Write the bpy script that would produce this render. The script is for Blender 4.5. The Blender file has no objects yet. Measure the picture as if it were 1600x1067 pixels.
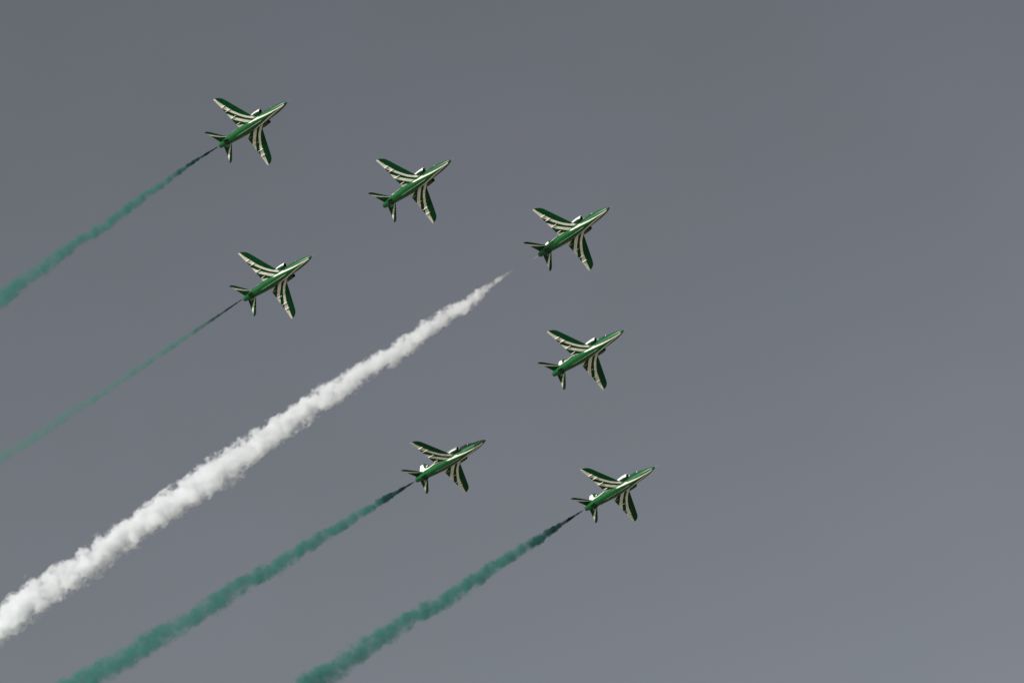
import bpy, bmesh, math, random
from mathutils import Vector, Matrix, noise
random.seed(7)
R = math.radians
sc = bpy.context.scene
COL = sc.collection

# ------------------------------------------------------------ camera, sky, sun, exposure
cam = bpy.data.cameras.new('camera'); cam_o = bpy.data.objects.new('camera', cam); COL.objects.link(cam_o)
cam.lens = 100.0; cam.sensor_width = 36.0; cam.clip_start = 0.5; cam.clip_end = 60000
cam_o.location = (0, 0, 1.7); cam_o.rotation_euler = (R(90 + 28), 0, 0)
sc.camera = cam_o

SUN = Vector((-0.750, -0.566, 0.343)).normalized()          # towards the sun: low, behind and to the left of the viewer
w = bpy.data.worlds.new('World'); sc.world = w; w.use_nodes = True
nt = w.node_tree; nt.nodes.clear()
sky = nt.nodes.new('ShaderNodeTexSky'); sky.sky_type = 'NISHITA'; sky.sun_disc = False
sky.sun_elevation = math.asin(SUN.z); sky.sun_rotation = math.atan2(SUN.x, SUN.y)
sky.altitude = 100; sky.air_density = 1.0; sky.dust_density = 3.0; sky.ozone_density = 1.0
hs = nt.nodes.new('ShaderNodeHueSaturation'); hs.inputs['Saturation'].default_value = 0.34
hs.inputs['Value'].default_value = 1.0
bg = nt.nodes.new('ShaderNodeBackground'); bg.inputs['Strength'].default_value = 0.0765
wo = nt.nodes.new('ShaderNodeOutputWorld')
nt.links.new(sky.outputs[0], hs.inputs['Color']); 
# thin uneven haze: a percent or two of brightness and tint, by direction
wtc = nt.nodes.new('ShaderNodeTexCoord'); wnz = nt.nodes.new('ShaderNodeTexNoise'); wnz.inputs['Scale'].default_value = 9.0; wnz.inputs['Detail'].default_value = 4.0
wcr = nt.nodes.new('ShaderNodeValToRGB'); wcr.color_ramp.elements[0].position = .35; wcr.color_ramp.elements[1].position = .65
wcr.color_ramp.elements[0].color = (0.975, 0.99, 0.985, 1); wcr.color_ramp.elements[1].color = (1.03, 1.0, 1.02, 1)
wmx = nt.nodes.new('ShaderNodeMix'); wmx.data_type = 'RGBA'; wmx.blend_type = 'MULTIPLY'; wmx.inputs['Factor'].default_value = 1.0
nt.links.new(wtc.outputs['Generated'], wnz.inputs['Vector']); nt.links.new(wnz.outputs['Fac'], wcr.inputs[0])
nt.links.new(hs.outputs[0], wmx.inputs['A']); nt.links.new(wcr.outputs[0], wmx.inputs['B']); nt.links.new(wmx.outputs['Result'], bg.inputs[0])
nt.links.new(bg.outputs[0], wo.inputs[0])

sl = bpy.data.lights.new('sun', 'SUN'); sl.energy = 4.2; sl.angle = R(0.5); sl.color = (1.0, 0.97, 0.93)
so = bpy.data.objects.new('sun', sl); COL.objects.link(so); so.rotation_euler = SUN.to_track_quat('Z', 'Y').to_euler()
so.location = (-60, -60, 60)

sc.view_settings.view_transform = 'Standard'; sc.view_settings.look = 'None'
sc.view_settings.exposure = 0.0; sc.view_settings.gamma = 1.0; sc.view_settings.use_curve_mapping = False
sc.cycles.max_bounces = 16; sc.cycles.volume_bounces = 14; sc.cycles.volume_max_steps = 512
sc.cycles.use_adaptive_sampling = True; sc.cycles.use_denoising = True

# ------------------------------------------------------------ helpers
def tag(o, label=None, cat=None, group=None, kind=None):
    if label: o['label'] = label
    if cat: o['category'] = cat
    if group: o['group'] = group
    if kind: o['kind'] = kind
    return o

def make(name, verts, faces, mat, parent=None, smooth=True, sharp=35):
    me = bpy.data.meshes.new(name); me.from_pydata(verts, [], faces); me.validate()
    bm = bmesh.new(); bm.from_mesh(me)
    bmesh.ops.remove_doubles(bm, verts=bm.verts, dist=1e-5)
    bmesh.ops.recalc_face_normals(bm, faces=bm.faces); bm.to_mesh(me); bm.free()
    if smooth:
        for p in me.polygons: p.use_smooth = True
        me.set_sharp_from_angle(angle=R(sharp))
    me.materials.append(mat)
    o = bpy.data.objects.new(name, me); COL.objects.link(o)
    if parent: o.parent = parent
    return o

def loft(rings, cap0=True, cap1=True):
    n = len(rings[0]); V = [p for r in rings for p in r]; F = []
    for i in range(len(rings) - 1):
        for j in range(n):
            a = i * n + j; b = i * n + (j + 1) % n
            F.append((a, b, b + n, a + n))
    if cap0: F.append(tuple(reversed(range(n))))
    if cap1: F.append(tuple(range((len(rings) - 1) * n, len(rings) * n)))
    return V, F

def lerp_table(t, x):
    if x <= t[0][0]: return t[0][1]
    for (x0, y0), (x1, y1) in zip(t, t[1:]):
        if x <= x1: return y0 + (y1 - y0) * (x - x0) / (x1 - x0)
    return t[-1][1]

def smooth_table(t, x):                       # Catmull-Rom through the table
    n = len(t)
    if x <= t[0][0]: return t[0][1]
    if x >= t[-1][0]: return t[-1][1]
    for i in range(n - 1):
        if x <= t[i + 1][0]: break
    x0, y0 = t[i]; x1, y1 = t[i + 1]; h = x1 - x0; u = (x - x0) / h
    m0 = (y1 - t[i - 1][1]) / (x1 - t[i - 1][0]) if i > 0 else (y1 - y0) / h
    m1 = (t[i + 2][1] - y0) / (t[i + 2][0] - x0) if i + 2 < n else (y1 - y0) / h
    return (2*u**3 - 3*u*u + 1)*y0 + (u**3 - 2*u*u + u)*h*m0 + (-2*u**3 + 3*u*u)*y1 + (u**3 - u*u)*h*m1

X0 = 6.0                                      # the jet's origin lies 6 m behind its nose; s = metres aft of the nose
def P(s, y, z): return (X0 - s, y, z)

# ------------------------------------------------------------ materials
class NG:
    """small node-building helper"""
    def __init__(self, mat): self.t = mat.node_tree; self.n = self.t.nodes
    def val(self, v, sock):
        if isinstance(v, (int, float)): sock.default_value = v
        else: self.t.links.new(v, sock)
    def m(self, op, a, b=None, c=None, clamp=False):
        nd = self.n.new('ShaderNodeMath'); nd.operation = op; nd.use_clamp = clamp
        self.val(a, nd.inputs[0])
        if b is not None: self.val(b, nd.inputs[1])
        if c is not None: self.val(c, nd.inputs[2])
        return nd.outputs[0]
    def curve(self, x, pts, x0, x1, y0, y1):
        """piecewise function x -> y with a Float Curve"""
        t = self.m('DIVIDE', self.m('SUBTRACT', x, x0), x1 - x0, clamp=True)
        nd = self.n.new('ShaderNodeFloatCurve'); cm = nd.mapping; cv = cm.curves[0]
        q = [((a - x0) / (x1 - x0), (b - y0) / (y1 - y0)) for a, b in pts]
        cv.points[0].location = q[0]; cv.points[1].location = q[-1]
        for a, b in q[1:-1]: cv.points.new(a, b)
        for p_ in cv.points: p_.handle_type = 'AUTO_CLAMPED'
        cm.extend = 'HORIZONTAL'; cm.update()
        self.t.links.new(t, nd.inputs['Value'])
        return self.m('MULTIPLY_ADD', nd.outputs[0], y1 - y0, y0)
    def soft(self, x, w=0.012):               # 0..1 across a painted edge at x = 0
        return self.m('MULTIPLY_ADD', x, 1 / (2 * w), 0.5, clamp=True)
    def band(self, x, a, b):
        return self.m('MULTIPLY', self.soft(self.m('SUBTRACT', x, a)), self.soft(self.m('SUBTRACT', b, x)))

def new_mat(name, color=(0.8, 0.8, 0.8), rough=0.5, metal=0.0, coat=0.0, spec=0.5):
    m = bpy.data.materials.new(name); m.use_nodes = True
    b = m.node_tree.nodes['Principled BSDF']
    b.inputs['Base Color'].default_value = (*color, 1); b.inputs['Roughness'].default_value = rough
    b.inputs['Metallic'].default_value = metal; b.inputs['Coat Weight'].default_value = coat
    b.inputs['Coat Roughness'].default_value = 0.33; b.inputs['Specular IOR Level'].default_value = spec
    return m

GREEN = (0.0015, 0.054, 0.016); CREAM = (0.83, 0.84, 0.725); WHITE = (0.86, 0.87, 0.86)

def finish(m, g, mask, light=CREAM, dark=GREEN, joint=None):
    """paint: two colours by mask, a little weathering, panel lines as fine dark joints"""
    n, t = g.n, g.t; b = n['Principled BSDF']
    tc = n.new('ShaderNodeTexCoord')
    nz = n.new('ShaderNodeTexNoise'); nz.inputs['Scale'].default_value = 2.2; nz.inputs['Detail'].default_value = 5
    mp = n.new('ShaderNodeMapping'); mp.inputs['Scale'].default_value = (0.5, 2.0, 2.0)
    t.links.new(tc.outputs['Object'], mp.inputs[0]); t.links.new(mp.outputs[0], nz.inputs['Vector'])
    mx = n.new('ShaderNodeMix'); mx.data_type = 'RGBA'
    mx.inputs['A'].default_value = (*dark, 1); mx.inputs['B'].default_value = (*light, 1)
    t.links.new(mask, mx.inputs['Factor'])
    mul = n.new('ShaderNodeMix'); mul.data_type = 'RGBA'; mul.blend_type = 'MULTIPLY'; mul.inputs['Factor'].default_value = 1.0
    wv = g.m('MULTIPLY_ADD', nz.outputs['Fac'], 0.8, 0.56)
    if joint is not None: wv = g.m('MULTIPLY', wv, g.m('MULTIPLY_ADD', joint, -0.6, 1.0))
    cc = n.new('ShaderNodeCombineColor')
    for k in range(3): t.links.new(wv, cc.inputs[k])
    t.links.new(mx.outputs['Result'], mul.inputs['A']); t.links.new(cc.outputs[0], mul.inputs['B'])
    t.links.new(mul.outputs['Result'], b.inputs['Base Color'])
    rg = g.m('MULTIPLY_ADD', nz.outputs['Fac'], 0.16, 0.34); t.links.new(rg, b.inputs['Roughness'])

def coords(g):
    tc = g.n.new('ShaderNodeTexCoord'); sp = g.n.new('ShaderNodeSeparateXYZ')
    g.t.links.new(tc.outputs['Object'], sp.inputs[0])
    s = g.m('SUBTRACT', X0, sp.outputs[0]); y = sp.outputs[1]; ay = g.m('ABSOLUTE', y)
    return s, y, ay, sp.outputs[2]

# wing stripe edges, metres aft of the nose as a function of distance from the centreline
A_UP = [(0.35,3.7),(.5,4.05),(.65,4.42),(.95,4.87),(1.27,5.28),(1.74,5.73),(2.24,6.12),(2.74,6.45),(3.14,6.62),(3.54,6.84),(4.0,7.02),(4.7,7.29)]
A_LO = [(0.35,3.95),(.5,4.4),(.6,4.75),(.9,5.2),(1.13,5.5),(1.56,5.92),(2.01,6.3),(2.46,6.65),(2.85,6.95),(3.2,7.17),(3.5,7.42),(4.7,8.3)]
B_UP = [(0.35,4.35),(.45,4.75),(.6,5.2),(.9,5.6),(1.2,5.97),(1.65,6.47),(2.0,6.78),(2.3,7.02),(2.7,7.37),(3.2,7.8),(4.7,8.9)]
B_LO = [(0.35,4.95),(.5,5.5),(.75,5.97),(1.1,6.37),(1.49,6.82),(1.79,7.15),(1.95,7.35),(2.5,7.95),(4.7,8.99)]
C_UP = [(0.35,5.5),(.45,5.9),(.65,6.4),(.85,6.85),(.98,7.15),(1.2,7.6),(4.7,8.9)]
C_LO = [(0.30,5.5),(.36,5.75),(.45,6.4),(.6,7.12),(.7,7.6),(4.7,8.99)]
def wing_mask(g, s, ay, third=True):
    cv = [g.curve(ay, t, 0.3, 4.8, 3.0, 9.0) for t in (A_UP, A_LO, B_UP, B_LO, C_UP, C_LO)]
    a = g.band(s, cv[0], cv[1]); b = g.band(s, cv[2], cv[3]); c = g.band(s, cv[4], cv[5])
    ab = g.m('MAXIMUM', a, b)
    return g.m('MAXIMUM', ab, c) if third else ab

m_wing = new_mat('striped_wing_paint', spec=.15); g = NG(m_wing); s, y, ay, z = coords(g)
hinge = g.m('MULTIPLY_ADD', ay, 0.165, 6.44)
jt = g.soft(g.m('SUBTRACT', .018, g.m('ABSOLUTE', g.m('SUBTRACT', s, hinge))), .008)
gap = g.m('MULTIPLY', g.soft(g.m('SUBTRACT', .02, g.m('ABSOLUTE', g.m('SUBTRACT', ay, 2.86))), .008), g.soft(g.m('SUBTRACT', s, hinge)))
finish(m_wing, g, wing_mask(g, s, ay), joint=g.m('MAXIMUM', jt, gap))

m_fus = new_mat('striped_fuselage_paint', coat=.45, spec=.15); g = NG(m_fus); s, y, ay, z = coords(g)
low = g.soft(g.m('SUBTRACT', -0.24, z), 0.02)
wm = g.m('MULTIPLY', wing_mask(g, s, ay, False), g.m('MULTIPLY', g.soft(g.m('SUBTRACT', -0.54, z), 0.05), g.soft(g.m('SUBTRACT', ay, .40), .03)))
vc = g.curve(s, [(0,0),(.6,.035),(1.3,.09),(2.5,.19),(3.5,.31),(4.3,.40),(5.6,.46)], 0, 6, 0, 1)
vw = g.curve(s, [(0,.045),(1.0,.05),(2.2,.055),(3.2,.07),(4.2,.07),(4.9,.03),(5.6,.0)], 0, 6, 0, 1)
vee = g.m('MULTIPLY', g.soft(g.m('SUBTRACT', vw, g.m('ABSOLUTE', g.m('SUBTRACT', ay, vc)))), g.m('MULTIPLY', low, g.band(s, 0.35, 5.6)))
kw = g.curve(s, [(3.6,0),(4.2,.02),(5.5,.014),(7.3,.012),(7.9,0)], 3, 9, 0, 1)
keel = g.m('MULTIPLY', g.soft(g.m('SUBTRACT', kw, g.m('ABSOLUTE', y)), .008), g.m('MULTIPLY', low, g.band(s, 3.7, 7.9)))
zl = g.curve(s, [(6.6,1.0),(7.0,.34),(7.5,.06),(8.3,-.02),(9.2,.12),(9.7,.42),(10.1,1.0)], 6, 11, 0, 1)
swo = g.m('MULTIPLY', g.soft(g.m('SUBTRACT', z, zl)), g.band(s, 6.65, 10.1))
finish(m_fus, g, g.m('MAXIMUM', g.m('MAXIMUM', wm, vee), g.m('MAXIMUM', keel, swo)), dark=(0.002, 0.085, 0.018))  # same green paint as the wings, its colour lightened to imitate a sunlit body

m_fin = new_mat('swooshed_fin_paint', coat=0.4); g = NG(m_fin); s, y, ay, z = coords(g)
zc = g.curve(s, [(7,.8),(8.4,.92),(9.1,1.0),(9.6,1.15),(9.9,1.45),(10.15,1.95),(10.5,2.6)], 6, 12, 0, 3)
fm = g.soft(g.m('SUBTRACT', zc, z))
# pale emblem roundel high on the fin, with a green heart
def disc(cs, cz, r):
    a = g.m('SUBTRACT', s, cs); b_ = g.m('SUBTRACT', z, cz)
    return g.soft(g.m('SUBTRACT', r, g.m('SQRT', g.m('ADD', g.m('MULTIPLY', a, a), g.m('MULTIPLY', b_, b_)))), .02)
em = disc(9.5, 1.5, .13)
finish(m_fin, g, g.m('MAXIMUM', fm, em))

m_tail = new_mat('striped_tailplane_paint', coat=0, spec=.2); g = NG(m_tail); s, y, ay, z = coords(g)
tu = g.curve(ay, [(.4,9.4),(.5,9.55),(1.2,10.38),(1.9,11.12),(2.3,11.5)], 0, 2.5, 9, 12)
tl = g.curve(ay, [(.4,9.5),(.55,9.74),(.8,10.15),(1.35,10.84),(1.5,11.02),(2.3,12)], 0, 2.5, 9, 12)
finish(m_tail, g, g.band(s, tu, tl))

m_duct = new_mat('white_and_green_duct_paint', coat=0.4); g = NG(m_duct); s, y, ay, z = coords(g)
finish(m_duct, g, g.m('MAXIMUM', g.soft(g.m('SUBTRACT', z, -0.20)), g.m('MULTIPLY', wing_mask(g, s, ay), g.soft(g.m('SUBTRACT', -.22, z)))), light=WHITE)
m_track = new_mat('cream_fairing_paint', CREAM, .4)
m_green = new_mat('green_gloss_paint', GREEN, .3, coat=.4)
m_darkgreen = new_mat('dark_green_panel', (0.004, 0.03, 0.012), .5)
m_black = new_mat('intake_black', (0.006, 0.006, 0.007), .8, spec=.1)
m_metal = new_mat('burnt_metal', (0.10, 0.095, 0.09), .45, metal=.8)
m_steel = new_mat('bare_steel', (0.55, 0.55, 0.56), .3, metal=.9)
m_frame = new_mat('canopy_frame_paint', WHITE, .35)
m_glass = new_mat('canopy_glass', (0.02, 0.07, 0.07), .04, coat=1.0, spec=.8)

# ------------------------------------------------------------ setting: desert ground far below
def ground():
    n = 48; V = [(0, 0, 0)]; F = []
    rad = [40, 120, 300, 800, 2000, 6000, 16000, 40000]
    for r in rad:
        for k in range(n): V.append((r * math.cos(2*math.pi*k/n), r * math.sin(2*math.pi*k/n), 0))
    for k in range(n): F.append((0, 1 + k, 1 + (k + 1) % n))
    for i in range(len(rad) - 1):
        for k in range(n):
            a = 1 + i*n + k; b = 1 + i*n + (k + 1) % n; F.append((a, b, b + n, a + n))
    m = new_mat('desert_sand', (0.42, 0.33, 0.22), .95, spec=.1)
    t = m.node_tree; tc = t.nodes.new('ShaderNodeTexCoord'); nz = t.nodes.new('ShaderNodeTexNoise')
    nz.inputs['Scale'].default_value = 0.02; nz.inputs['Detail'].default_value = 8
    cr = t.nodes.new('ShaderNodeValToRGB'); cr.color_ramp.elements[0].color = (0.27, 0.25, 0.205, 1); cr.color_ramp.elements[1].color = (0.40, 0.37, 0.31, 1)
    cr.color_ramp.elements[0].position = .3; cr.color_ramp.elements[1].position = .7
    t.links.new(tc.outputs['Object'], nz.inputs['Vector']); t.links.new(nz.outputs['Fac'], cr.inputs[0])
    t.links.new(cr.outputs[0], t.nodes['Principled BSDF'].inputs['Base Color'])
    tag(make('ground', V, F, m, smooth=False), kind='structure')
ground()
PLANES=[
  ((-28.62, 263.48, 168.44),(0.7267, 0.6120, 0.3121, -0.6804, 0.5778, 0.4509, 0.0957, -0.5399, 0.8363)),
  ((-10.68, 265.80, 162.32),(0.6956, 0.6503, 0.3055, -0.7092, 0.5536, 0.4365, 0.1147, -0.5202, 0.8463)),
  ((6.42, 268.97, 158.09),(0.6960, 0.6661, 0.2680, -0.7020, 0.5533, 0.4483, 0.1503, -0.5002, 0.8528)),
  ((-26.14, 273.40, 154.76),(0.7304, 0.6088, 0.3096, -0.6702, 0.5513, 0.4968, 0.1318, -0.5704, 0.8107)),
  ((8.04, 278.29, 148.07),(0.7020, 0.6682, 0.2465, -0.6963, 0.5712, 0.4346, 0.1496, -0.4768, 0.8662)),
  ((-7.45, 294.93, 142.89),(0.7407, 0.6590, 0.1304, -0.6505, 0.6552, 0.3839, 0.1676, -0.3692, 0.9141)),
  ((12.12, 299.26, 141.38),(0.7183, 0.6717, 0.1813, -0.6695, 0.5965, 0.4429, 0.1894, -0.4395, 0.8780)),
]
T1=((-32.45, 266.76, 167.78),(-0.7202, 0.5707, -0.3944, 0.6829, 0.4829, -0.5482, -0.1224, -0.6641, -0.7375),[(0.0, 0.085, 0.0), (1.87, 0.142, -0.09), (4.19, 0.213, -0.18), (5.79, 0.321, -0.21), (8.33, 0.429, -0.16), (10.73, 0.503, -0.19), (14.39, 0.651, -0.2), (17.51, 0.691, -0.02), (23.58, 0.734, -0.19), (28.31, 0.888, -0.24), (32.45, 0.969, -0.22), (37.95, 1.128, -0.01), (53.43, 1.388, 0.01)])
T4=((-29.98, 276.58, 154.03),(-0.7189, 0.5496, -0.4257, 0.6836, 0.4479, -0.5762, -0.1260, -0.7052, -0.6977),[(0.0, 0.071, 0.0), (4.43, 0.143, 0.06), (9.01, 0.289, 0.07), (12.42, 0.363, 0.05), (18.74, 0.403, 0.11), (24.6, 0.444, 0.13), (32.41, 0.6, 0.06), (37.44, 0.605, 0.08), (43.24, 0.687, -0.03), (58.37, 0.86, 0.03)])
WT=((0.35, 274.42, 156.73),(-0.7027, 0.5682, -0.4282, 0.6916, 0.4041, -0.5987, -0.1671, -0.7169, -0.6769),[(0.0, 0.071, 0.0), (1.2, 0.213, -0.02), (3.02, 0.356, -0.04), (4.91, 0.572, 0.05), (7.46, 0.861, 0.19), (10.79, 1.011, 0.03), (13.89, 1.161, -0.07), (16.9, 1.312, 0.19), (21.95, 1.323, -0.0), (26.73, 1.482, -0.25), (31.05, 1.642, -0.25), (40.2, 1.742, -0.31), (43.75, 1.904, -0.17), (51.98, 2.16, -0.2), (64.93, 2.046, -0.33), (77.21, 2.164, -0.09), (83.33, 2.265, -0.3), (88.39, 2.445, -0.25), (93.99, 2.629, -0.07), (110.71, 3.029, 0.07)])
T6=((-11.18, 298.07, 141.90),(-0.7139, 0.5154, -0.4741, 0.6863, 0.3805, -0.6198, -0.1391, -0.7678, -0.6254),[(0.0, 0.074, 0.0), (2.56, 0.223, -0.0), (4.6, 0.448, -0.03), (6.89, 0.524, -0.01), (9.92, 0.677, -0.06), (13.95, 0.833, 0.03), (17.36, 0.914, -0.08), (21.69, 0.996, 0.16), (28.99, 1.163, -0.0), (35.51, 1.332, 0.06), (39.81, 1.34, 0.26), (46.83, 1.515, 0.13), (53.37, 1.61, 0.25), (58.48, 1.704, 0.07), (65.94, 1.887, 0.01), (77.92, 2.171, -0.01)])
T7=((8.44, 302.47, 140.31),(-0.6972, 0.5371, -0.4748, 0.6939, 0.3389, -0.6353, -0.1803, -0.7724, -0.6090),[(0.0, 0.075, 0.0), (2.32, 0.188, -0.0), (5.43, 0.452, 0.03), (8.46, 0.682, 0.07), (11.2, 0.761, -0.07), (14.75, 0.918, 0.0), (18.19, 1.0, 0.02), (23.81, 1.086, 0.22), (28.21, 1.171, -0.16), (32.23, 1.257, -0.1), (35.86, 1.343, -0.29), (39.99, 1.51, -0.11), (44.6, 1.6, 0.1), (47.93, 1.77, -0.12), (54.02, 1.866, -0.0), (66.65, 2.149, 0.0)])

# ------------------------------------------------------------ the jet
#        s      half-w  z_top  z_bot
FUS = [(-0.05, 0.022, -0.20, -0.25), (0.03, 0.075, -0.15, -0.30), (0.18, 0.145, -0.07, -0.38), (0.45, 0.245, 0.03, -0.48), (0.9, 0.340, 0.14, -0.58),
       (1.5, 0.430, 0.28, -0.68), (2.2, 0.490, 0.40, -0.74), (3.0, 0.530, 0.48, -0.78), (4.0, 0.560, 0.54, -0.80), (5.0, 0.590, 0.62, -0.80),
       (5.6, 0.610, 0.68, -0.79), (6.4, 0.620, 0.68, -0.76), (7.2, 0.600, 0.64, -0.70), (8.0, 0.550, 0.58, -0.64), (8.8, 0.490, 0.52, -0.57),
       (9.5, 0.430, 0.44, -0.50), (10.2, 0.350, 0.33, -0.43), (10.75, 0.285, 0.22, -0.37)]
def fus_at(s):
    return [smooth_table([(f[0], f[k]) for f in FUS], s) for k in (1, 2, 3)]
def fus_ring(s, n=40, grow=1.0):
    hw, zt, zb = fus_at(s); zc = (zt + zb) / 2 - 0.02; out = []
    e = 2.0 + 0.5 * max(0, min(1, (s - 2) / 3)) * max(0, min(1, (10.2 - s) / 2))     # a little squarer amidships
    for k in range(n):
        a = 2 * math.pi * k / n; c, d = math.cos(a), math.sin(a)
        q = (abs(c)**e + abs(d)**e) ** (-1 / e)
        h = (zt - zc) if d > 0 else (zc - zb)
        out.append(P(s, hw * grow * q * c, zc + h * grow * q * d))
    return out

def airfoil_ring(sle, ste, y, z, tc, n=14, vertical=False, twist=0.0):
    """closed ring: upper surface from trailing to leading edge, then the lower surface"""
    c = ste - sle; pts = []
    def th(x): return 5 * tc * (0.2969*math.sqrt(x) - 0.1260*x - 0.3516*x*x + 0.2843*x**3 - 0.1036*x**4)
    xs = [0.5 * (1 - math.cos(math.pi * k / n)) for k in range(n + 1)]
    for x in reversed(xs): pts.append((sle + x * c, th(x) * c * 1.05))
    for x in xs[1:-1]: pts.append((sle + x * c, -th(x) * c * 0.80))
    if vertical: return [P(a, y + b, z) for a, b in pts]
    return [P(a, y, z + b) for a, b in pts]

def surface(stations, sgn, n=14):
    rings = []
    for (y, le, te, z, tc) in stations: rings.append(airfoil_ring(le, te, y * sgn, z, tc, n))
    return loft(rings)

def wing_z(y): return -0.30 + 0.035 * y
WLE = [(.30,4.42),(.9,4.72),(1.7,5.12),(2.6,5.57),(3.4,5.97),(3.9,6.22),(4.15,6.36),(4.33,6.52),(4.47,6.69),(4.58,6.89),(4.65,7.08),(4.69,7.28)]
WTE = [(.30,7.09),(.9,7.13),(1.7,7.19),(2.6,7.26),(3.4,7.32),(4.69,7.50)]
def wing_geo(sgn):
    ys = [.30,.6,.9,1.3,1.7,2.15,2.6,3.0,3.4,3.9,4.15,4.33,4.47,4.58,4.65,4.69]
    st = [(y, lerp_table(WLE, y), lerp_table(WTE, y), wing_z(y), 0.105 - 0.006 * y if y < 4.5 else 0.06) for y in ys]
    return surface(st, sgn)

def tail_geo(sgn):
    st = []
    for y, le, te in [(.15,9.22,10.62),(.45,9.45,10.68),(.9,9.83,10.83),(1.4,10.25,10.98),(1.8,10.58,11.12),(2.0,10.76,11.20),(2.1,10.88,11.25),(2.17,11.0,11.28),(2.2,11.12,11.30)]:
        st.append((y, le, te, 0.16 - 0.14 * y, 0.07))
    return surface(st, sgn, 10)

def tube(points, radii, n=10):
    rings = []
    for i, p in enumerate(points):
        a = Vector(points[max(0, i - 1)]); b = Vector(points[min(len(points) - 1, i + 1)]); d = (b - a).normalized()
        u = d.cross(Vector((0, 0, 1)) if abs(d.z) < .9 else Vector((0, 1, 0))).normalized(); v = d.cross(u)
        rings.append([tuple(Vector(p) + (u * math.cos(2*math.pi*k/n) + v * math.sin(2*math.pi*k/n)) * radii[i]) for k in range(n)])
    return loft(rings)

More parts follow.
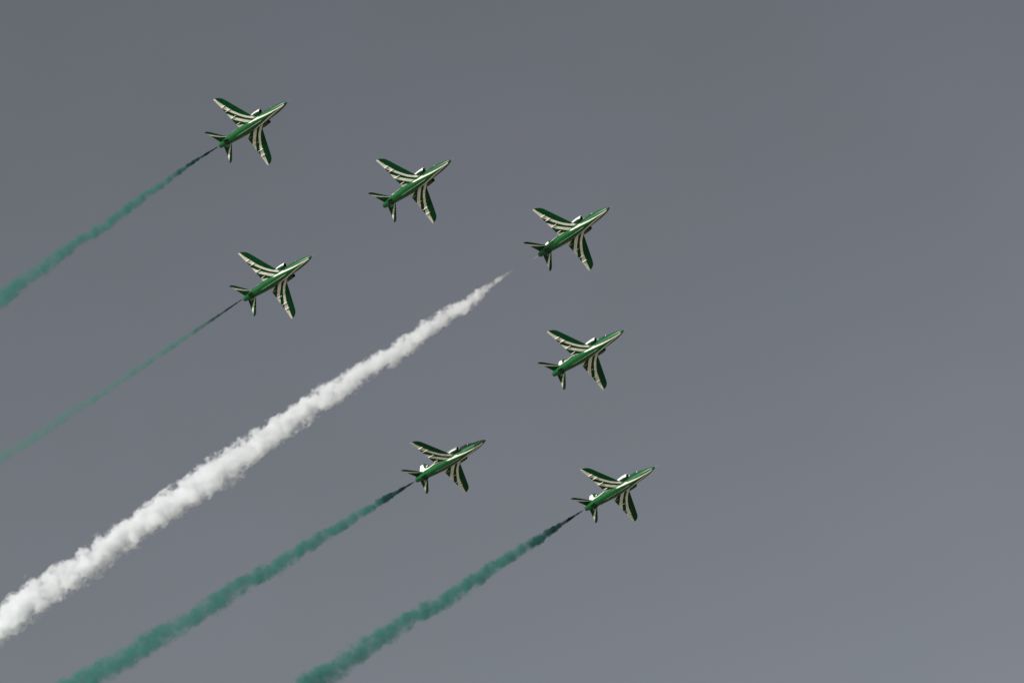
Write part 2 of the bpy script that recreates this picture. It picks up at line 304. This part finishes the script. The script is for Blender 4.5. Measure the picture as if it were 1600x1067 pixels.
def make_jet():
    root = bpy.data.objects.new('jet_aircraft', None); COL.objects.link(root); root.empty_display_size = 2
    # fuselage
    ss = [-.05, 0, .05, .11, .18, .3, .45, .65, .9] + [1.2 + .3 * k for k in range(32)]
    ss = [s for s in ss if s < 10.7] + [10.75]
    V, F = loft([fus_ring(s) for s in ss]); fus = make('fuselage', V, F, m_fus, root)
    # jet pipe, a short ring aft of the tail cone, and its dark mouth
    def circ(s, r, zc=-0.075, n=28): return [P(s, r * math.cos(2*math.pi*k/n), zc + r * 1.03 * math.sin(2*math.pi*k/n)) for k in range(n)]
    V, F = loft([circ(10.7, .255), circ(10.86, .235), circ(10.86, .20), circ(10.55, .19)], False, True)
    noz = make('exhaust_nozzle', V, F, m_metal, root)
    # nose probe
    V, F = tube([P(.05, 0, -.225), P(-.15, 0, -.225), P(-.65, 0, -.225)], [.035, .022, .014], 8); make('nose_probe', V, F, m_steel, root)
    # canopy: long bubble over both seats, stepped rear seat
    def can_ring(s, n=20):
        t = (s - 1.75) / 3.75
        hw = 0.43 * math.sin(math.pi * min(1, max(0, t)) ** .75) ** .45 if 0 < t < 1 else 0.01
        zt = smooth_table([(1.75, .30), (2.2, .62), (2.7, .86), (3.2, .95), (3.8, 1.02), (4.4, 1.04), (5.0, .90), (5.5, .66)], s)
        base = fus_at(s)[1] - .18
        return [P(s, hw * math.cos(math.pi * k / n), base + (zt - base) * math.sin(math.pi * k / n) ** .8) for k in range(n + 1)]
    cs = [1.76, 1.85] + [2.0 + .2 * k for k in range(17)] + [5.35, 5.45, 5.49]
    V, F = loft([can_ring(s) for s in cs]); can = make('canopy', V, F, m_glass, root)
    for s0 in (2.55, 3.75, 5.05):              # windscreen arch, mid arch, rear arch
        rings = []
        for ds, gr in ((-.04, -.03), (-.04, .03), (.04, .03), (.04, -.03)):
            ring = can_ring(s0 + ds)
            rings.append([(x, yy * (1 + gr), zz + gr * .9) for x, yy, zz in ring])
        V, F = loft(rings + rings[:1], False, False); make('canopy_frame', V, F, m_frame, can)
    # air intakes
    for sg in (-1, 1):
        def ir(s, yi, yo, zt, zb, n=24, skew=0.0):
            yc = (yi + yo) / 2; hw = (yo - yi) / 2; zc = (zt + zb) / 2; hz = (zt - zb) / 2; out = []
            for k in range(n):
                a = 2*math.pi*k/n; c, d = math.cos(a), math.sin(a); q = (abs(c)**2.4 + abs(d)**2.4) ** (-1/2.4)
                out.append(P(s + skew * (c * .5 + .5), sg * (yc + hw*q*c), zc + hz*q*d))
            return out
        body = [ir(4.1,.56,.88,.27,-.17), ir(3.72,.55,.92,.32,-.21), ir(3.66,.52,.96,.36,-.25), ir(3.72,.50,.99,.39,-.28), ir(4.0,.45,1.02,.41,-.31),
                ir(4.5,.40,1.02,.43,-.33), ir(5.0,.35,.97,.44,-.34), ir(5.6,.30,.86,.44,-.34), ir(6.2,.25,.74,.42,-.36), ir(6.8,.2,.60,.38,-.30)]
        V, F = loft(body, True, True); d = make('intake_duct', V, F, m_duct, root)
        V, F = loft([ir(3.70,.56,.915,.315,-.205), ir(3.8,.56,.91,.31,-.20)], True, True)
        make('intake_mouth', V, F, m_black, d)
    # wings with flap-track fairings
    for sg in (-1, 1):
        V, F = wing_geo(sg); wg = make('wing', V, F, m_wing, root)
        for yy, s0, s1, r in ((1.0, 6.45, 7.14, .022), (1.88, 6.3, 7.2, .024), (2.82, 6.4, 7.27, .024), (3.45, 6.65, 7.34, .024)):
            rings = []
            for k in range(9):
                t = k / 8; s_ = s0 + (s1 - s0) * t; q = max(.08, math.sin(math.pi * (0.06 + .88 * t)) ** .6)
                le, te = lerp_table(WLE, yy), lerp_table(WTE, yy); xx = min(1, max(0, (s_ - le) / (te - le)))
                zsurf = wing_z(yy) - .8 * 5 * (.105 - .006*yy) * (te - le) * (0.2969*math.sqrt(xx) - 0.1260*xx - 0.3516*xx*xx + 0.2843*xx**3 - 0.1036*xx**4)
                n = 10
                rings.append([P(s_, sg * yy + r * q * math.cos(2*math.pi*j/n), zsurf + .01 + .085 * q * (math.sin(2*math.pi*j/n) if math.sin(2*math.pi*j/n) < 0 else .2 * math.sin(2*math.pi*j/n))) for j in range(n)])
            V, F = loft(rings); make('flap_track_fairing', V, F, m_track, wg)
    # tailplanes
    for sg in (-1, 1):
        V, F = tail_geo(sg); make('tailplane', V, F, m_tail, root)
    # fin with dorsal fillet
    st = [(.30, 7.3, 10.45, .05), (.55, 7.9, 10.5, .055), (.8, 8.55, 10.55, .07), (1.2, 8.95, 10.62, .08), (1.7, 9.4, 10.68, .08), (2.1, 9.78, 10.72, .08), (2.28, 10.0, 10.74, .07), (2.36, 10.2, 10.74, .06)]
    V, F = loft([airfoil_ring(a, b, 0, zz, tc, 10, vertical=True) for zz, a, b, tc in st]); fin = make('fin', V, F, m_fin, root)
    # ventral fins
    for sg in (-1, 1):
        V, F = loft([airfoil_ring(9.0, 9.85, sg * .27, -.42, .05, 6, vertical=True), airfoil_ring(9.35, 9.85, sg * .42, -.74, .05, 6, vertical=True)])
        make('ventral_fin', V, F, m_green, root)
    # air brake under the tail, wheel doors and keel lines stand slightly proud
    def belly_panel(name, s0, s1, y0, y1, m, lift=.012):
        V = []; F = []; ns = 8; ny = 6
        for i in range(ns + 1):
            s_ = s0 + (s1 - s0) * i / ns
            hw, zt, zb = fus_at(s_); zc = (zt + zb) / 2 - .02; e = 2.0 + 0.5 * max(0, min(1, (s_ - 2) / 3)) * max(0, min(1, (10.2 - s_) / 2))
            for j in range(ny + 1):
                yy = y0 + (y1 - y0) * j / ny; zz = zc - (zc - zb) * (1 - min(.98, abs(yy) / hw) ** e) ** (1 / e)
                V.append(P(s_, yy, zz - lift))
        w_ = ny + 1
        for i in range(ns):
            for j in range(ny): F.append((i*w_ + j, i*w_ + j + 1, (i+1)*w_ + j + 1, (i+1)*w_ + j))
        nv = len(V)
        V += [(a, b, c + lift + .03) for a, b, c in V]
        F += [tuple(reversed([q + nv for q in f])) for f in list(F)]
        rim = [j for j in range(w_)] + [i*w_ + ny for i in range(1, ns+1)] + [ns*w_ + j for j in range(ny-1, -1, -1)] + [i*w_ for i in range(ns-1, 0, -1)]
        for a, b in zip(rim, rim[1:] + rim[:1]): F.append((a, b, b + nv, a + nv))
        return make(name, V, F, m, root)
    belly_panel('air_brake', 9.05, 9.85, -.2, .2, m_darkgreen)
    # blade aerials above and below
    V, F = loft([airfoil_ring(5.62, 5.9, 0, .6, .08, 6, vertical=True), airfoil_ring(5.72, 5.9, 0, .98, .06, 6, vertical=True)])
    make('blade_aerial', V, F, m_frame, root)
    return root

def copy_tree(o, parent=None):
    c = o.copy(); COL.objects.link(c)
    if parent: c.parent = parent
    for ch in list(kids.get(o, [])): copy_tree(ch, c)
    return c

LABELS = [
 'green and cream striped jet highest in the formation, its dark exhaust turning to green smoke',
 'green and cream striped jet without smoke, second from the top',
 'green and cream striped jet with tiny white spray at its exhaust, ahead of white trail',
 'green and cream striped jet at the left, trailing the thinnest and faintest green smoke',
 'green and cream striped jet without smoke, directly below the one ahead of the white trail',
 'green jet with white fin base showing, left one of the two lowest jets',
 'green jet with white fin base showing, lowest and rightmost of the formation']
jet = make_jet()
kids = {}
for o in list(COL.objects):
    if o.parent: kids.setdefault(o.parent, []).append(o)
for i, (loc, m) in enumerate(PLANES):
    o = jet if i == 0 else copy_tree(jet)
    M3 = Matrix((m[0:3], m[3:6], m[6:9])).normalized()
    o.location = loc; o.rotation_mode = 'QUATERNION'; o.rotation_quaternion = M3.to_quaternion()
    tag(o, LABELS[i], 'jet', 'striped jets flying in formation')

# ------------------------------------------------------------ smoke trails
def ico(sub):
    bm = bmesh.new(); bmesh.ops.create_icosphere(bm, subdivisions=sub, radius=1.0)
    V = [v.co.copy() for v in bm.verts]; F = [tuple(v.index for v in f.verts) for f in bm.faces]; bm.free(); return V, F
ICO = ico(2)

def smoke_material(name, prof, density, stops, length, nscale, edge=1.0, aniso=0.1, rim=1.02, erode=1.9, lumps=1.3, floor=0.3, step=.08):
    m = bpy.data.materials.new(name); m.use_nodes = True; m.cycles.volume_step_rate = step; g = NG(m); n, t = g.n, g.t
    n.remove(n['Principled BSDF']); out = n['Material Output']
    pv = n.new('ShaderNodeVolumePrincipled'); t.links.new(pv.outputs[0], out.inputs['Volume'])
    tc = n.new('ShaderNodeTexCoord'); sp = n.new('ShaderNodeSeparateXYZ'); t.links.new(tc.outputs['Object'], sp.inputs[0])
    x = sp.outputs[0]; L = prof[-1][0]; rm = max(p[1] for p in prof) * 1.05
    rr = g.curve(x, [(p[0], p[1]) for p in prof], 0, L, 0, rm)
    yc = g.curve(x, [(p[0], p[2]) for p in prof], 0, L, -1, 1)
    dy = g.m('SUBTRACT', sp.outputs[1], yc)
    rad = g.m('SQRT', g.m('ADD', g.m('MULTIPLY', dy, dy), g.m('MULTIPLY', sp.outputs[2], sp.outputs[2])))
    rho = g.m('DIVIDE', rad, rr)
    nz = n.new('ShaderNodeTexNoise'); nz.inputs['Scale'].default_value = nscale; nz.inputs['Detail'].default_value = 5.0
    nz.inputs['Roughness'].default_value = .66
    t.links.new(tc.outputs['Object'], nz.inputs['Vector'])
    # thins towards the rim and is eaten away there by the noise
    big = n.new('ShaderNodeTexNoise'); big.inputs['Scale'].default_value = nscale * .4; big.inputs['Detail'].default_value = 2.0
    t.links.new(tc.outputs['Object'], big.inputs['Vector'])
    bite = g.m('MULTIPLY', g.m('SUBTRACT', big.outputs['Fac'], .48), lumps)
    q = g.m('MULTIPLY', g.m('ADD', g.m('ADD', g.m('SUBTRACT', rim, rho), bite), g.m('MULTIPLY', g.m('SUBTRACT', nz.outputs['Fac'], .5), erode)), 2.4 * edge, clamp=True)
    cl = g.m('MULTIPLY_ADD', g.m('MULTIPLY_ADD', big.outputs['Fac'], 4.0, -1.5, clamp=True), 1 - floor, floor)
    d = g.m('MULTIPLY', g.m('MULTIPLY', q, cl), g.curve(x, density, 0, L, 0, max(b for a, b in density)))
    t.links.new(d, pv.inputs['Density'])
    pv.inputs['Anisotropy'].default_value = aniso
    cr = n.new('ShaderNodeValToRGB'); el = cr.color_ramp.elements
    el[0].position = stops[0][0] / L; el[0].color = (*stops[0][1], 1)
    el[1].position = stops[-1][0] / L; el[1].color = (*stops[-1][1], 1)
    for a, c in stops[1:-1]: e_ = el.new(a / L); e_.color = (*c, 1)
    t.links.new(g.m('DIVIDE', x, L), cr.inputs[0]); t.links.new(cr.outputs[0], pv.inputs['Color'])
    return m

def trail(name, spec, voxel, mat, label, cat, group, seed, lump=1.0, sparse=0.0):
    org, m, prof = spec; rnd = random.Random(seed); L = prof[-1][0]
    rt = [(p[0], p[1] * (1 + .22 * min(1, p[1] / .5))) for p in prof]; yt = [(p[0], p[2]) for p in prof]
    V = []; F = []
    def puff(c, r):
        o = len(V); q = Matrix.Rotation(rnd.uniform(0, 6.28), 3, Vector((rnd.random(), rnd.random(), rnd.random() + .01)).normalized())
        s = Vector((rnd.uniform(.9, 1.3), rnd.uniform(.85, 1.1), rnd.uniform(.85, 1.1))) * r
        for v in ICO[0]:
            w_ = q @ v; V.append((c.x + w_.x*s.x, c.y + w_.y*s.y, c.z + w_.z*s.z))
        F.extend(tuple(i + o for i in f) for f in ICO[1])
    # a continuous core so the trail never breaks up into beads
    xs = []; x = 0.0
    while x < L: xs.append(x); x += max(.25, lerp_table(rt, x) * .35)
    rings = []
    for x in xs:
        r = lerp_table(rt, x); r *= (1.25 - .43 * min(1, r / .45)) + .10 * noise.noise(Vector((x * .35, seed, 0))) * min(1, r / .4)
        cy = lerp_table(yt, x) + lerp_table(rt, x) * .18 * noise.noise(Vector((x * .4, seed + 9.3, 3))); cz = lerp_table(rt, x) * .18 * noise.noise(Vector((x * .4, seed + 5, 7)))
        rings.append([(x, cy + r * math.cos(2*math.pi*k/14), cz + r * math.sin(2*math.pi*k/14)) for k in range(14)])
    v, f = loft(rings); V += v; F += f
    x = 0.3
    while x < L:
        r = lerp_table(rt, x); cy = lerp_table(yt, x)
        if r > .16:
            for k in range(3):
                a = rnd.uniform(0, 6.283); pr = r * rnd.uniform(.30, .52) * lump; off = max(0, r * rnd.uniform(.80, 1.10) - pr)
                puff(Vector((x + rnd.uniform(-.3, .3) * r, cy + off * math.cos(a), off * math.sin(a))), pr)
            for k in range(4):
                a = rnd.uniform(0, 6.283); pr = r * rnd.uniform(.12, .24) * lump; off = r * rnd.uniform(.72, 1.04) - pr * .4
                puff(Vector((x + rnd.uniform(-.4, .4) * r, cy + off * math.cos(a), off * math.sin(a))), pr)
        x += max(.2, r * .42)
    me = bpy.data.meshes.new(name); me.from_pydata(V, [], F)
    o = bpy.data.objects.new(name, me); COL.objects.link(o)
    md = o.modifiers.new('r', 'REMESH'); md.mode = 'VOXEL'; md.voxel_size = voxel
    dg = bpy.context.evaluated_depsgraph_get(); me2 = bpy.data.meshes.new_from_object(o.evaluated_get(dg)); o.modifiers.clear()
    o.data = me2; me2.name = name; bpy.data.meshes.remove(me)
    # billowy displacement along the normals
    nr = [v.normal.copy() for v in me2.vertices]
    for v, nn in zip(me2.vertices, nr):
        r = lerp_table(rt, v.co.x); k = 1.0 / max(.35, r * .45)
        b = noise.fractal(v.co * k + Vector((seed * 3.1, 0, 0)), .9, 2.1, 4)
        v.co += nn * (b * r * .16)
    # re-skin so the displaced surface is closed and free of crossings
    o.data = me2; md = o.modifiers.new('r', 'REMESH'); md.mode = 'VOXEL'; md.voxel_size = voxel
    dg = bpy.context.evaluated_depsgraph_get(); me3 = bpy.data.meshes.new_from_object(o.evaluated_get(dg)); o.modifiers.clear()
    o.data = me3; bpy.data.meshes.remove(me2); me2 = me3; me2.name = name
    # keep the one outer skin: drop enclosed cavities and crumbs
    bm = bmesh.new(); bm.from_mesh(me2); bm.verts.ensure_lookup_table(); seen = bytearray(len(bm.verts)); best = []
    for v0 in bm.verts:
        if seen[v0.index]: continue
        stack = [v0]; seen[v0.index] = 1; comp = []
        while stack:
            v = stack.pop(); comp.append(v)
            for e_ in v.link_edges:
                o_ = e_.other_vert(v)
                if not seen[o_.index]: seen[o_.index] = 1; stack.append(o_)
        if len(comp) > len(best): best = comp
    keep = set(best); bmesh.ops.delete(bm, geom=[v for v in bm.verts if v not in keep], context='VERTS')
    bm.to_mesh(me2); bm.free(); me2.update()
    me2.materials.clear(); me2.materials.append(mat)
    for p_ in me2.polygons: p_.use_smooth = True
    o.location = org; o.rotation_mode = 'QUATERNION'; o.rotation_quaternion = Matrix((m[0:3], m[3:6], m[6:9])).normalized().to_quaternion()
    tag(o, label, cat, group)
    print(name, len(me2.vertices))
    return o

DARK = (0.035, 0.05, 0.075); GR = (0.085, 0.375, 0.325)
G = 'coloured smoke trails behind the jets'
def green_mat(name, prof, dens, x_dark, x_green, col=GR, **k):
    L = prof[-1][0]
    return smoke_material(name, prof, dens, [(0, DARK), (x_dark, tuple(a * .75 + b * .25 for a, b in zip(DARK, col))), (x_green, tuple(c * .9 for c in col)), (L, col)], L, **k)

mw = smoke_material('white_smoke', WT[2], [(0, 4.0), (3, 3.0), (8, 2.2), (110.7, 1.6)], [(0, (.950,.967,.978)), (110.7, (.950,.968,.980))], 110.7, nscale=1.5, floor=.55, rim=.80, lumps=1.7, erode=2.1)
trail('smoke_trail', WT, .14, mw, 'thick bright white smoke trail running from the middle to the lower left edge', 'smoke trail', G, 3)
m1 = green_mat('green_smoke', T1[2], [(0, 40), (4.2, 14), (8, 2.6), (20, 1.3), (53, .75)], 4.0, 9.0, nscale=2.2, lumps=1.3, rim=.93, erode=2.1)
trail('smoke_trail', T1, .09, m1, 'green smoke trail highest in the sky, behind the topmost jet, dark near its nozzle', 'smoke trail', G, 11)
m4 = green_mat('faint_green_smoke', T4[2], [(0, 30), (4, 12), (8, 2.6), (20, 1.0), (40, .5), (58, .34)], 4.5, 9.0, col=(.13, .42, .34), nscale=1.8, erode=1.3, lumps=.9, rim=1.22)
trail('smoke_trail', T4, .08, m4, 'faintest and thinnest green smoke trail, just above the white one on the left', 'smoke trail', G, 17)
m6 = green_mat('green_smoke', T6[2], [(0, 40), (4.6, 9), (8, 2.2), (25, 1.1), (78, .55)], 3.6, 8.0, nscale=1.7, rim=.95, erode=2.2)
trail('smoke_trail', T6, .11, m6, 'green smoke trail directly below the white one, leaving the bottom edge at far left', 'smoke trail', G, 23)
m7 = green_mat('green_smoke', T7[2], [(0, 40), (5, 9), (10, 2.2), (25, 1.2), (66, .65)], 5.0, 11.0, nscale=1.7, rim=.95, erode=2.2)
trail('smoke_trail', T7, .11, m7, 'green smoke trail furthest right, behind the lowest jet', 'smoke trail', G, 29)
# the first white spray right at the nozzle of the jet that makes the white trail
ex = Vector(PLANES[2][0]) + Matrix((PLANES[2][1][0:3], PLANES[2][1][3:6], PLANES[2][1][6:9])) @ Vector((6 - 10.95, 0, -.1))
SPP = [(0.0, .05, 0.0), (.3, .075, 0.0), (.8, .05, 0.0), (1.15, .02, 0.0)]
ms = smoke_material('white_spray', SPP, [(0, 12), (.6, 8), (1.15, 2)], [(0, (.98,)*3), (1.15, (.98,)*3)], 1.15, nscale=5, floor=.8, erode=.4, lumps=0.0)
trail('smoke_spray', (tuple(ex), WT[1], SPP), .025, ms, 'tiny white spray at the tail of the jet ahead of the white trail', 'smoke', None, 31)
